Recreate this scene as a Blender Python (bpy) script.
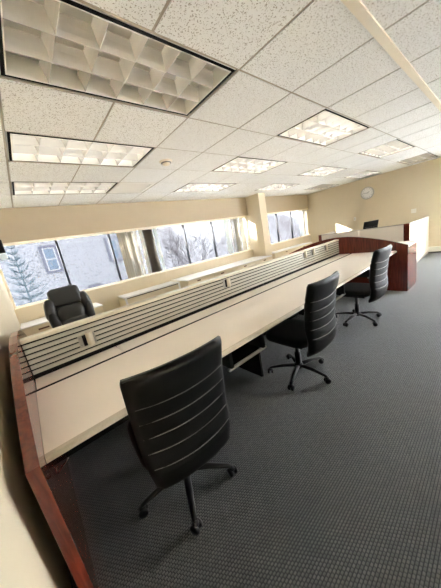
import bpy, bmesh, math, random
from mathutils import Vector, Matrix
random.seed(7)
PI = math.pi
for o in list(bpy.data.objects):
    bpy.data.objects.remove(o)
SC = bpy.context.scene
COL = SC.collection
FT = 0.3048

# ------------------------------------------------------------------ camera
CAM_POS = Vector((-1.41713, -1.16682, 1.47871))
ROW_R = Vector((0.7427272, -0.64621956, -0.17497338))
ROW_D = Vector((-0.28118065, -0.06330263, -0.9577167))
ROW_F = Vector((0.60769544, 0.76052137, -0.22839228))
cd = bpy.data.cameras.new('camera')
cd.sensor_fit = 'HORIZONTAL'
cd.sensor_width = 36.0
cd.lens = 234.43 * 36.0 / 441.0
cd.clip_start = 0.02
cam = bpy.data.objects.new('camera', cd)
COL.objects.link(cam)
m = Matrix((ROW_R, -ROW_D, -ROW_F)).transposed().to_4x4()
m.translation = CAM_POS
cam.matrix_world = m
SC.camera = cam

# ------------------------------------------------------------------ light
W = bpy.data.worlds.new('winter_sky')
SC.world = W
W.use_nodes = True
wb = W.node_tree.nodes['Background']
wb.inputs[0].default_value = (0.92, 0.95, 1.0, 1)
wb.inputs[1].default_value = 17.0
sd = bpy.data.lights.new('sun', 'SUN')
sd.energy = 140.0
sd.color = (1.0, 0.96, 0.91)
sd.angle = math.radians(1.5)
sun = bpy.data.objects.new('sun', sd)
COL.objects.link(sun)
sun.rotation_euler = Vector((1, -1.5, -0.84)).to_track_quat('-Z', 'Y').to_euler()
sun.location = (-6, 12, 12)

SC.view_settings.view_transform = 'Standard'
SC.view_settings.look = 'None'
SC.view_settings.gamma = 1.0
SC.view_settings.use_curve_mapping = False
SC.view_settings.exposure = 1.4
SC.cycles.max_bounces = 12
SC.cycles.diffuse_bounces = 8
SC.cycles.transparent_max_bounces = 16
SC.cycles.sample_clamp_indirect = 8.0

LAMP = 1.9

# ------------------------------------------------------------------ materials
MATS = {}


def mat(name, col, rough=0.6, metal=0.0, spec=0.5, noise=0.0, nscale=8.0, bump=0.0, bscale=60.0, emit=0.0, coat=0.0):
    if name in MATS:
        return MATS[name]
    M = bpy.data.materials.new(name)
    M.use_nodes = True
    nt = M.node_tree
    b = nt.nodes['Principled BSDF']
    b.inputs['Roughness'].default_value = rough
    b.inputs['Metallic'].default_value = metal
    b.inputs['Specular IOR Level'].default_value = spec
    b.inputs['Coat Weight'].default_value = coat
    b.inputs['Coat Roughness'].default_value = 0.08
    tc = nt.nodes.new('ShaderNodeTexCoord')
    n = nt.nodes.new('ShaderNodeTexNoise')
    n.inputs['Scale'].default_value = nscale
    n.inputs['Detail'].default_value = 4
    nt.links.new(tc.outputs['Object'], n.inputs['Vector'])
    mx = nt.nodes.new('ShaderNodeMix')
    mx.data_type = 'RGBA'
    k = noise
    mx.inputs[6].default_value = (col[0] * (1 - k), col[1] * (1 - k), col[2] * (1 - k), 1)
    mx.inputs[7].default_value = (min(1, col[0] * (1 + k)), min(1, col[1] * (1 + k)), min(1, col[2] * (1 + k)), 1)
    nt.links.new(n.outputs['Fac'], mx.inputs[0])
    nt.links.new(mx.outputs[2], b.inputs['Base Color'])
    if bump > 0:
        n2 = nt.nodes.new('ShaderNodeTexNoise')
        n2.inputs['Scale'].default_value = bscale
        n2.inputs['Detail'].default_value = 3
        nt.links.new(tc.outputs['Object'], n2.inputs['Vector'])
        bp = nt.nodes.new('ShaderNodeBump')
        bp.inputs['Strength'].default_value = bump
        bp.inputs['Distance'].default_value = 0.004
        nt.links.new(n2.outputs['Fac'], bp.inputs['Height'])
        nt.links.new(bp.outputs[0], b.inputs['Normal'])
    if emit > 0:
        b.inputs['Emission Color'].default_value = (0.96, 0.97, 1.0, 1)
        b.inputs['Emission Strength'].default_value = emit
    MATS[name] = M
    return M


def srgb(r, g, b):
    f = lambda c: (c / 255 / 12.92) if c <= 10 else ((c / 255 + 0.055) / 1.055) ** 2.4
    return (f(r), f(g), f(b))


M_WALL = mat('cream_paint', srgb(214, 201, 174), 0.75, noise=0.03, bump=0.12, bscale=220)
M_TRIM = mat('pale_cream_paint', srgb(236, 226, 204), 0.5, noise=0.02)
M_WHITE = mat('white_enamel', srgb(236, 233, 224), 0.4, noise=0.02)
M_TBAR = mat('ceiling_runner_enamel', srgb(168, 158, 138), 0.5, noise=0.02)
M_DARK = mat('black_gap', (0.006, 0.006, 0.006), 0.8, spec=0.1)
M_PLENUM = mat('plenum_grey', (0.05, 0.05, 0.05), 0.9)
M_LOUVRE = mat('louvre_aluminium', (0.86, 0.84, 0.80), 0.25, metal=0.5, noise=0.05)
M_PAN = mat('reflector_white', (0.82, 0.80, 0.75), 0.45, noise=0.03)
M_TUBE = mat('lamp_tube', (0.9, 0.88, 0.82), 0.4, emit=LAMP)
M_TUBE_OFF = mat('lamp_tube_off', (0.9, 0.88, 0.82), 0.35)
M_DESK = mat('beige_laminate', srgb(236, 226, 214), 0.42, noise=0.035, nscale=3.0)
M_DESKEDGE = mat('beige_edge', srgb(190, 179, 160), 0.45, noise=0.03)
M_SLAT = mat('slatwall_grey', srgb(176, 170, 155), 0.45, noise=0.02)
M_CAP = mat('spine_cap', srgb(208, 199, 178), 0.42, noise=0.02)
M_GREYMETAL = mat('grey_metal', srgb(150, 146, 138), 0.4, metal=0.2)
M_CHROME = mat('chrome', (0.8, 0.8, 0.8), 0.15, metal=1.0)
M_BLACKPL = mat('black_plastic', (0.005, 0.005, 0.005), 0.36, spec=0.3)
M_BLACKFAB = mat('black_leather', (0.004, 0.004, 0.0037), 0.55, spec=0.16, noise=0.1, bump=0.15, bscale=300)
M_SEAM = mat('seam_highlight', (0.13, 0.125, 0.11), 0.35)  # pale grey paints in the highlight along the groove edges
M_EXEC = mat('dark_leather', (0.011, 0.010, 0.008), 0.34, noise=0.15, bump=0.2, bscale=160)
M_CAB = mat('cabinet_cream', srgb(224, 210, 178), 0.5, noise=0.02)
M_CABTOP = mat('cabinet_top_white', srgb(238, 236, 232), 0.4, noise=0.02)
M_BROWN = mat('brown_knob', srgb(96, 62, 38), 0.4)
M_PANEL = mat('partition_fabric', srgb(222, 216, 203), 0.85, noise=0.03, nscale=40, bump=0.2, bscale=400)
M_ALU = mat('aluminium_frame', srgb(170, 165, 155), 0.35, metal=0.6)
M_MULL = mat('dark_mullion', (0.02, 0.022, 0.028), 0.5)
M_BLIND_B = mat('beige_blind', srgb(196, 191, 178), 0.7, noise=0.04)
M_BLIND_D = mat('shaded_blind', srgb(112, 100, 82), 0.7, noise=0.05)  # darker copy of the blind fabric, shade put into its colour
M_BLIND_W = mat('white_blind', srgb(240, 240, 236), 0.6, noise=0.02)
M_BLIND_L = mat('pale_blue_blind', srgb(222, 234, 238), 0.6, noise=0.02)
M_LAV = mat('lavender_trim', srgb(66, 68, 80), 0.7)
M_DARKGLASS = mat('far_window_glass', srgb(74, 86, 100), 0.4, spec=0.3)
M_SASH = mat('sash_white', srgb(128, 130, 134), 0.6)
M_SNOW = mat('snow', (0.86, 0.88, 0.92), 0.8, noise=0.03, nscale=2)
M_CLOCK = mat('clock_face', srgb(245, 244, 240), 0.4)
M_GREYPL = mat('grey_plastic', srgb(180, 178, 172), 0.35)
M_MARK = mat('clock_marks', srgb(120, 120, 118), 0.5)
M_BLUEPL = mat('pale_blue_plastic', srgb(205, 216, 228), 0.35)


def wood_mat():
    M = bpy.data.materials.new('mahogany_laminate')
    M.use_nodes = True
    nt = M.node_tree
    b = nt.nodes['Principled BSDF']
    tc = nt.nodes.new('ShaderNodeTexCoord')
    mp = nt.nodes.new('ShaderNodeMapping')
    mp.inputs['Scale'].default_value = (18, 18, 1.6)
    n = nt.nodes.new('ShaderNodeTexNoise')
    n.inputs['Scale'].default_value = 3.0
    n.inputs['Detail'].default_value = 6
    n.inputs['Distortion'].default_value = 0.6
    r = nt.nodes.new('ShaderNodeValToRGB')
    r.color_ramp.elements[0].position = 0.3
    r.color_ramp.elements[0].color = (*srgb(74, 28, 19), 1)
    r.color_ramp.elements[1].position = 0.75
    r.color_ramp.elements[1].color = (*srgb(116, 52, 36), 1)
    nt.links.new(tc.outputs['Object'], mp.inputs['Vector'])
    nt.links.new(mp.outputs[0], n.inputs['Vector'])
    nt.links.new(n.outputs['Fac'], r.inputs[0])
    nt.links.new(r.outputs[0], b.inputs['Base Color'])
    b.inputs['Roughness'].default_value = 0.14
    b.inputs['Specular IOR Level'].default_value = 0.5
    return M


M_WOOD = wood_mat()


def tile_mat():
    M = bpy.data.materials.new('fissured_tile')
    M.use_nodes = True
    nt = M.node_tree
    b = nt.nodes['Principled BSDF']
    b.inputs['Roughness'].default_value = 0.9
    geo = nt.nodes.new('ShaderNodeNewGeometry')
    n = nt.nodes.new('ShaderNodeTexNoise')
    n.inputs['Scale'].default_value = 120
    n.inputs['Detail'].default_value = 2.5
    n.inputs['Roughness'].default_value = 0.6
    nt.links.new(geo.outputs['Position'], n.inputs['Vector'])
    r = nt.nodes.new('ShaderNodeValToRGB')
    r.color_ramp.elements[0].position = 0.36
    r.color_ramp.elements[0].color = (*srgb(168, 160, 146), 1)
    r.color_ramp.elements[1].position = 0.43
    r.color_ramp.elements[1].color = (*srgb(240, 240, 236), 1)
    nt.links.new(n.outputs['Fac'], r.inputs[0])
    nt.links.new(r.outputs[0], b.inputs['Base Color'])
    bp = nt.nodes.new('ShaderNodeBump')
    bp.inputs['Strength'].default_value = 0.25
    bp.inputs['Distance'].default_value = 0.003
    nt.links.new(r.outputs[0], bp.inputs['Height'])
    nt.links.new(bp.outputs[0], b.inputs['Normal'])
    return M


M_TILE = tile_mat()


def stucco_mat():
    M = bpy.data.materials.new('mottled_stucco')
    M.use_nodes = True
    nt = M.node_tree
    b = nt.nodes['Principled BSDF']
    b.inputs['Roughness'].default_value = 0.9
    geo = nt.nodes.new('ShaderNodeNewGeometry')
    n = nt.nodes.new('ShaderNodeTexNoise')
    n.inputs['Scale'].default_value = 13
    n.inputs['Detail'].default_value = 3
    nt.links.new(geo.outputs['Position'], n.inputs['Vector'])
    r = nt.nodes.new('ShaderNodeValToRGB')
    r.color_ramp.elements[0].position = 0.36
    r.color_ramp.elements[0].color = (*srgb(66, 67, 72), 1)
    r.color_ramp.elements[1].position = 0.46
    r.color_ramp.elements[1].color = (*srgb(110, 112, 117), 1)
    nt.links.new(n.outputs['Fac'], r.inputs[0])
    nt.links.new(r.outputs[0], b.inputs['Base Color'])
    return M


M_STUCCO = stucco_mat()


def carpet_mat():
    M = bpy.data.materials.new('woven_carpet')
    M.use_nodes = True
    nt = M.node_tree
    b = nt.nodes['Principled BSDF']
    b.inputs['Roughness'].default_value = 0.85
    b.inputs['Specular IOR Level'].default_value = 0.25
    b.inputs['Sheen Weight'].default_value = 0.6
    b.inputs['Sheen Roughness'].default_value = 0.5
    b.inputs['Sheen Tint'].default_value = (0.6, 0.62, 0.64, 1)
    geo = nt.nodes.new('ShaderNodeNewGeometry')
    br = nt.nodes.new('ShaderNodeTexBrick')
    br.offset = 0.5
    br.inputs['Scale'].default_value = 1.0
    br.inputs['Brick Width'].default_value = 0.0185
    br.inputs['Row Height'].default_value = 0.0130
    br.inputs['Mortar Size'].default_value = 0.0030
    br.inputs['Mortar Smooth'].default_value = 0.6
    br.inputs['Color1'].default_value = (*srgb(92, 93, 90), 1)
    br.inputs['Color2'].default_value = (*srgb(74, 76, 74), 1)
    br.inputs['Mortar'].default_value = (*srgb(26, 28, 31), 1)
    n = nt.nodes.new('ShaderNodeTexNoise')
    n.inputs['Scale'].default_value = 2.2
    n.inputs['Detail'].default_value = 5
    mx = nt.nodes.new('ShaderNodeMix')
    mx.data_type = 'RGBA'
    mx.blend_type = 'MULTIPLY'
    mx.inputs[0].default_value = 0.35
    nt.links.new(geo.outputs['Position'], br.inputs['Vector'])
    nt.links.new(geo.outputs['Position'], n.inputs['Vector'])
    nt.links.new(br.outputs['Color'], mx.inputs[6])
    nt.links.new(n.outputs['Fac'], mx.inputs[7])
    nt.links.new(mx.outputs[2], b.inputs['Base Color'])
    bp = nt.nodes.new('ShaderNodeBump')
    bp.inputs['Strength'].default_value = 0.6
    bp.inputs['Distance'].default_value = 0.004
    bp.invert = True
    nt.links.new(br.outputs['Fac'], bp.inputs['Height'])
    nt.links.new(bp.outputs[0], b.inputs['Normal'])
    return M


M_CARPET = carpet_mat()


def glass_mat(name, tint, haze):
    M = bpy.data.materials.new(name)
    M.use_nodes = True
    nt = M.node_tree
    nt.nodes.remove(nt.nodes['Principled BSDF'])
    out = nt.nodes['Material Output']
    t = nt.nodes.new('ShaderNodeBsdfTransparent')
    t.inputs[0].default_value = (*tint, 1)
    g = nt.nodes.new('ShaderNodeBsdfGlossy')
    g.inputs['Roughness'].default_value = 0.02
    f = nt.nodes.new('ShaderNodeFresnel')
    f.inputs['IOR'].default_value = 1.12
    a = nt.nodes.new('ShaderNodeMixShader')
    geo = nt.nodes.new('ShaderNodeNewGeometry')
    tb = nt.nodes.new('ShaderNodeMix')
    tb.data_type = 'RGBA'
    tb.inputs[6].default_value = (*tint, 1)
    tb.inputs[7].default_value = (1, 1, 1, 1)
    nt.links.new(geo.outputs['Backfacing'], tb.inputs[0])
    nt.links.new(tb.outputs[2], t.inputs[0])
    inv = nt.nodes.new('ShaderNodeMath')       # reflect on the entry face only
    inv.operation = 'SUBTRACT'
    inv.inputs[0].default_value = 1.0
    nt.links.new(geo.outputs['Backfacing'], inv.inputs[1])
    mu = nt.nodes.new('ShaderNodeMath')
    mu.operation = 'MULTIPLY'
    nt.links.new(f.outputs[0], mu.inputs[0])
    nt.links.new(inv.outputs[0], mu.inputs[1])
    nt.links.new(mu.outputs[0], a.inputs[0])
    nt.links.new(t.outputs[0], a.inputs[1])
    nt.links.new(g.outputs[0], a.inputs[2])
    d = nt.nodes.new('ShaderNodeBsdfTranslucent')
    d.inputs[0].default_value = (0.85, 0.9, 1.0, 1)
    a2 = nt.nodes.new('ShaderNodeMixShader')
    a2.inputs[0].default_value = haze
    nt.links.new(a.outputs[0], a2.inputs[1])
    nt.links.new(d.outputs[0], a2.inputs[2])
    nt.links.new(a2.outputs[0], out.inputs[0])
    return M


M_GLASS = glass_mat('tinted_window_glass', (0.125, 0.127, 0.128), 0.0)
M_GLASS_CLEAR = glass_mat('clear_window_glass', (0.94, 0.95, 0.95), 0.0)


def bark_mat():
    M = bpy.data.materials.new('snowy_bark')
    M.use_nodes = True
    nt = M.node_tree
    b = nt.nodes['Principled BSDF']
    b.inputs['Roughness'].default_value = 0.9
    geo = nt.nodes.new('ShaderNodeNewGeometry')
    sep = nt.nodes.new('ShaderNodeSeparateXYZ')
    nt.links.new(geo.outputs['Normal'], sep.inputs[0])
    n = nt.nodes.new('ShaderNodeTexNoise')
    n.inputs['Scale'].default_value = 5
    nt.links.new(geo.outputs['Position'], n.inputs['Vector'])
    ad = nt.nodes.new('ShaderNodeMath')
    ad.operation = 'ADD'
    nt.links.new(sep.outputs[2], ad.inputs[0])
    nt.links.new(n.outputs['Fac'], ad.inputs[1])
    r = nt.nodes.new('ShaderNodeValToRGB')
    r.color_ramp.elements[0].position = 1.0
    r.color_ramp.elements[0].color = (*srgb(62, 58, 62), 1)
    r.color_ramp.elements[1].position = 1.25
    r.color_ramp.elements[1].color = (0.8, 0.83, 0.9, 1)
    nt.links.new(ad.outputs[0], r.inputs[0])
    nt.links.new(r.outputs[0], b.inputs['Base Color'])
    return M


M_BARK = bark_mat()
M_NEEDLE = mat('frosted_needles', srgb(68, 84, 92), 0.8, noise=0.25, nscale=20)


# ------------------------------------------------------------------ mesh helper
class MB:
    def __init__(self):
        self.v = []
        self.f = []
        self.sm = []

    def add(self, verts, faces, smooth=False):
        o = len(self.v)
        self.v += [tuple(p) for p in verts]
        self.f += [tuple(i + o for i in f) for f in faces]
        self.sm += [smooth] * len(faces)
        return self

    def box(self, x0, x1, y0, y1, z0, z1, M=None, bev=0.0):
        if bev > 0:
            bm = bmesh.new()
            bmesh.ops.create_cube(bm, size=1)
            for v in bm.verts:
                v.co = Vector(((x0 + x1) / 2 + v.co.x * (x1 - x0), (y0 + y1) / 2 + v.co.y * (y1 - y0), (z0 + z1) / 2 + v.co.z * (z1 - z0)))
            bmesh.ops.bevel(bm, geom=bm.edges[:], offset=bev, segments=2, profile=0.5, affect='EDGES')
            bm.verts.index_update()
            vs = [v.co.copy() for v in bm.verts]
            fs = [[v.index for v in f.verts] for f in bm.faces]
            bm.free()
        else:
            vs = [Vector(p) for p in ((x0, y0, z0), (x1, y0, z0), (x1, y1, z0), (x0, y1, z0), (x0, y0, z1), (x1, y0, z1), (x1, y1, z1), (x0, y1, z1))]
            fs = [(0, 3, 2, 1), (4, 5, 6, 7), (0, 1, 5, 4), (1, 2, 6, 5), (2, 3, 7, 6), (3, 0, 4, 7)]
        if M is not None:
            vs = [M @ v for v in vs]
        return self.add(vs, fs, False)

    def tube(self, pts, rad, n=8, caps=True, flat=1.0):
        pts = [Vector(p) for p in pts]
        if not isinstance(rad, (list, tuple)):
            rad = [rad] * len(pts)
        vs, fs = [], []
        up = None
        for i, p in enumerate(pts):
            a = pts[max(0, i - 1)]
            b = pts[min(len(pts) - 1, i + 1)]
            t = (b - a).normalized()
            if up is None:
                up = Vector((0, 0, 1)) if abs(t.z) < 0.9 else Vector((0, 1, 0))
            s = t.cross(up).normalized()
            u = s.cross(t).normalized()
            up = u
            for k in range(n):
                an = 2 * PI * k / n
                vs.append(p + s * math.cos(an) * rad[i] + u * math.sin(an) * rad[i] * flat)
        for i in range(len(pts) - 1):
            for k in range(n):
                k2 = (k + 1) % n
                fs.append((i * n + k, i * n + k2, (i + 1) * n + k2, (i + 1) * n + k))
        if caps:
            fs.append(tuple(range(n - 1, -1, -1)))
            fs.append(tuple((len(pts) - 1) * n + k for k in range(n)))
        return self.add(vs, fs, True)

    def lathe(self, prof, n=20, M=None, axis='z'):
        vs, fs = [], []
        for r, h in prof:
            for k in range(n):
                a = 2 * PI * k / n
                p = Vector((r * math.cos(a), r * math.sin(a), h))
                if axis == 'x':
                    p = Vector((h, p.x, p.y))
                if axis == 'y':
                    p = Vector((p.x, h, p.y))
                vs.append(M @ p if M is not None else p)
        for i in range(len(prof) - 1):
            for k in range(n):
                k2 = (k + 1) % n
                fs.append((i * n + k, i * n + k2, (i + 1) * n + k2, (i + 1) * n + k))
        if prof[0][0] > 1e-6:
            fs.append(tuple(range(n - 1, -1, -1)))
        if prof[-1][0] > 1e-6:
            fs.append(tuple((len(prof) - 1) * n + k for k in range(n)))
        return self.add(vs, fs, True)

    def pillow(self, sx, sy, sz, M, e=0.45, n=20):
        vs, fs = [], []
        sp = lambda c, p: math.copysign(abs(c) ** p, c)
        h = n // 2
        for i in range(h + 1):
            th = -PI / 2 + PI * i / h
            for k in range(n):
                ph = 2 * PI * k / n
                p = Vector((sx * sp(math.cos(th), e) * sp(math.cos(ph), e), sy * sp(math.cos(th), e) * sp(math.sin(ph), e), sz * sp(math.sin(th), e)))
                vs.append(M @ p)
        for i in range(h):
            for k in range(n):
                k2 = (k + 1) % n
                fs.append((i * n + k, i * n + k2, (i + 1) * n + k2, (i + 1) * n + k))
        return self.add(vs, fs, True)

    def prism(self, outline, x0, x1, M=None):
        """outline: (y, z) points, extruded from x0 to x1"""
        n = len(outline)
        vs = [Vector((x0, y, z)) for y, z in outline] + [Vector((x1, y, z)) for y, z in outline]
        fs = [tuple(range(n - 1, -1, -1)), tuple(range(n, 2 * n))]
        for i in range(n):
            j = (i + 1) % n
            fs.append((i, j, n + j, n + i))
        if M is not None:
            vs = [M @ v for v in vs]
        return self.add(vs, fs, False)

    def data(self, name, material, recalc=True):
        me = bpy.data.meshes.new(name)
        me.from_pydata(self.v, [], self.f)
        me.polygons.foreach_set('use_smooth', self.sm)
        if recalc:
            bm = bmesh.new()
            bm.from_mesh(me)
            bmesh.ops.remove_doubles(bm, verts=bm.verts, dist=1e-6)
            bmesh.ops.recalc_face_normals(bm, faces=bm.faces)
            bm.to_mesh(me)
            bm.free()
        me.materials.append(material)
        me.update()
        return me

    def build(self, name, material, parent=None, recalc=True):
        o = bpy.data.objects.new(name, self.data(name, material, recalc))
        COL.objects.link(o)
        if parent is not None:
            o.parent = parent
        return o


def link_mesh(name, me, parent, loc=(0, 0, 0), rz=0.0):
    o = bpy.data.objects.new(name, me)
    COL.objects.link(o)
    o.parent = parent
    o.location = loc
    o.rotation_euler = (0, 0, rz)
    return o


def tag(o, label, cat, group=None):
    o['label'] = label
    o['category'] = cat
    if group:
        o['group'] = group
    return o


def empty(name, loc=(0, 0, 0), rz=0.0):
    o = bpy.data.objects.new(name, None)
    COL.objects.link(o)
    o.location = loc
    o.rotation_euler = (0, 0, rz)
    return o


def struct(o):
    o['kind'] = 'structure'
    return o


KIDS = {}


def copy_tree(src):
    top = src.copy()
    COL.objects.link(top)
    def rec(a, b):
        for ch in list(a.children):
            c = ch.copy()
            COL.objects.link(c)
            c.parent = b
            rec(ch, c)
    rec(src, top)
    return top


def T(x, y, z):
    return Matrix.Translation((x, y, z))


def RX(a):
    return Matrix.Rotation(a, 4, 'X')


def RY(a):
    return Matrix.Rotation(a, 4, 'Y')


def RZ(a):
    return Matrix.Rotation(a, 4, 'Z')


# ------------------------------------------------------------------ room shell
XL, XR, YF, YB, ZC = -1.66, 7.65, -4.7, 3.79, 2.5
WT = 0.2
ZTOP = 2.72
struct(MB().box(XL - WT, XR + WT, YF - WT, YB + WT + 0.1, -0.15, 0).build('floor', M_CARPET))
struct(MB().box(XL - WT, XL, YF, YB + 0.3, 0, ZTOP).build('wall_left', M_WALL))
RY0, RY1, RZ0, RZ1 = -4.6, -1.5, 0.2, 2.45     # opening for an unseen window added as fill light, right of the frame
rw = MB()
rw.box(XR, XR + WT, RY1, YB + 0.3, 0, ZTOP)
rw.box(XR, XR + WT, YF, RY0, 0, ZTOP)
rw.box(XR, XR + WT, RY0, RY1, 0, RZ0)
rw.box(XR, XR + WT, RY0, RY1, RZ1, ZTOP)
struct(rw.build('wall_right', M_WALL))
WB, WTP = 0.955, 1.985      # window opening
CX0, CX1, CY = 4.125, 4.415, 3.31
wb_ = MB()
wb_.box(XL, XR, YB, YB + 0.3, 0, WB)
wb_.box(CX0, 4.62, YB, YB + 0.3, WB, WTP)
struct(wb_.build('wall_back', M_WALL))
M_BULK = mat('tan_bulkhead', srgb(172, 157, 132), 0.75, noise=0.03, bump=0.12, bscale=220)  # darker tan than the cream walls
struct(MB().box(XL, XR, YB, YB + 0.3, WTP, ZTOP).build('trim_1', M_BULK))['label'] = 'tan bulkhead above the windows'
struct(MB().box(XL, XR, YF - WT, YF, 0, ZTOP).build('wall_front', M_WALL))
col = struct(MB().box(CX0, CX1, CY, YB, 0, ZC).build('column', M_WALL))
col['label'] = 'cream square column between the two window bands'

# windows
GY = 3.90


def window(name, x0, x1, z0, z1, ymid, mulls, glass, depth=0.05):
    r = struct(empty(name, (0, 0, 0)))
    f = MB()
    w = 0.035
    f.box(x0, x1, ymid - depth / 2, ymid + depth / 2, z0, z0 + w)
    f.box(x0, x1, ymid - depth / 2, ymid + depth / 2, z1 - w, z1)
    f.box(x0, x0 + w, ymid - depth / 2, ymid + depth / 2, z0 + w, z1 - w)
    f.box(x1 - w, x1, ymid - depth / 2, ymid + depth / 2, z0 + w, z1 - w)
    f.build('window_frame', M_TRIM, r)
    xs = [x0 + w] + list(mulls) + [x1 - w]
    for a in mulls:
        MB().box(a - 0.016, a + 0.016, ymid - 0.03, ymid + 0.03, z0 + w, z1 - w).build('mullion', M_MULL, r)
    for a, b in zip(xs[:-1], xs[1:]):
        MB().box(a, b, ymid - 0.004, ymid + 0.004, z0 + w, z1 - w).build('pane', glass, r)
    return r


w1 = window('window_1', XL, CX0, WB, WTP, GY, [-0.80, 0.09, 0.97, 1.85, 2.745, 3.6], M_GLASS)
w2 = window('window_2', 4.62, XR, WB, WTP, GY, [5.66, 6.54, 7.42], M_GLASS)
w3 = window('fill_window', RY0, RY1, RZ0, RZ1, 0.0, [-3.3, -2.05], M_GLASS_CLEAR)  # unseen window, added to fill the room with light
w3.rotation_euler = (0, 0, PI / 2)
w3.location = (XR + 0.1, 0, 0)
for wn, a, b in ((w1, XL, CX0), (w2, 4.62, XR)):
    MB().box(a, b, YB - 0.012, GY - 0.02, WB, WB + 0.018, bev=0.004).build('window_sill', M_TRIM, wn)
    MB().box(a, b, YB - 0.010, GY - 0.02, WTP - 0.016, WTP, bev=0.004).build('head_trim', M_TRIM, wn)

# baseboard heater along the far wall
hb = struct(empty('baseboard_right', (XR, 0, 0)))
hbm = MB()
hbm.box(-0.065, -0.002, -1.4, 3.2, 0.03, 0.17, bev=0.01)
hbm.build('heater_cover', M_WHITE, hb)
MB().box(-0.05, -0.002, -1.4, 3.2, 0.0, 0.03).build('heater_gap', M_DARK, hb)

# ------------------------------------------------------------------ ceiling
ceil = struct(MB().box(XL - WT, XR + WT, YF - WT, YB + 0.3, ZTOP, ZTOP + 0.1).build('ceiling', M_PLENUM))
LIGHTS = [(-4, 0), (-4, 4), (-4, 8), (4, 0), (4, 4), (4, 8), (12, 0), (12, 4), (12, 8), (20, 0), (20, 4), (20, 8)]
VENTS = [(0, 8)]
used = set()
for lx, ly in LIGHTS:
    used.add((lx, ly))
    used.add((lx + 2, ly))
for v in VENTS:
    used.add(v)
TB = 0.0065        # half width of a runner
XI = list(range(-6, 26, 2))
YI = list(range(-16, 13, 2))


def clampx(a):
    return min(max(a, XL), XR)


def clampy(a):
    return min(max(a, YF), YB)


full_tile = None
for ix in XI:
    for iy in YI:
        if (ix, iy) in used:
            continue
        x0, x1 = clampx(ix * FT), clampx((ix + 2) * FT)
        y0, y1 = clampy(iy * FT), clampy((iy + 2) * FT)
        if x1 - x0 < 0.03 or y1 - y0 < 0.03:
            continue
        full = abs(x1 - x0 - 2 * FT) < 1e-6 and abs(y1 - y0 - 2 * FT) < 1e-6
        cx, cy = (x0 + x1) / 2, (y0 + y1) / 2
        g = 0.009
        if full and full_tile:
            me = full_tile
        else:
            hx, hy = (x1 - x0) / 2 - g, (y1 - y0) / 2 - g
            me = MB().box(-hx, hx, -hy, hy, -0.002, 0.016).data('ceiling_tile', M_TILE)
            if full:
                full_tile = me
        o = link_mesh('ceiling_tile', me, ceil, (cx, cy, ZC + random.uniform(-0.001, 0.001)))
for iy in YI[1:]:
    y = iy * FT
    if YF < y < YB:
        hw = 0.024 if iy == -2 else TB
        mb = MB()
        mb.box(XL, XR, y - hw, y + hw, ZC - (0.014 if iy == -2 else -0.001), ZC + 0.004)
        mb.box(XL, XR, y - 0.002, y + 0.002, ZC + 0.004, ZC + 0.035)
        mb.build('ceiling_runner', M_TRIM if iy == -2 else M_TBAR, ceil)
tee = MB().box(-TB, TB, -FT + TB, FT - TB, 0.0005, 0.0045).data('cross_tee', M_TBAR)
for ix in XI[1:]:
    for iy in YI:
        if (ix - 2, iy) in used and (ix, iy) in used and (ix - 2, iy) in LIGHTS:
            continue
        y0, y1 = clampy(iy * FT), clampy((iy + 2) * FT)
        if y1 - y0 < 0.08:
            continue
        if y1 - y0 > 2 * FT - 1e-6:
            link_mesh('cross_tee', tee, ceil, (ix * FT, (iy + 1) * FT, ZC))
        else:
            MB().box(ix * FT - TB, ix * FT + TB, y0, y1, ZC + 0.0005, ZC + 0.0045).build('cross_tee', M_TBAR, ceil)
# wall angle round the room
for nm, b in (('wall_angle', (XL, XR, YB - 0.02, YB, ZC - 0.002, ZC + 0.003)), ('wall_angle', (XL, XR, YF, YF + 0.02, ZC - 0.002, ZC + 0.003)),
              ('wall_angle', (XL, XL + 0.02, YF, YB, ZC - 0.002, ZC + 0.003)), ('wall_angle', (XR - 0.02, XR, YF, YB, ZC - 0.002, ZC + 0.003))):
    MB().box(*b).build(nm, M_TBAR, ceil)


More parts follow.
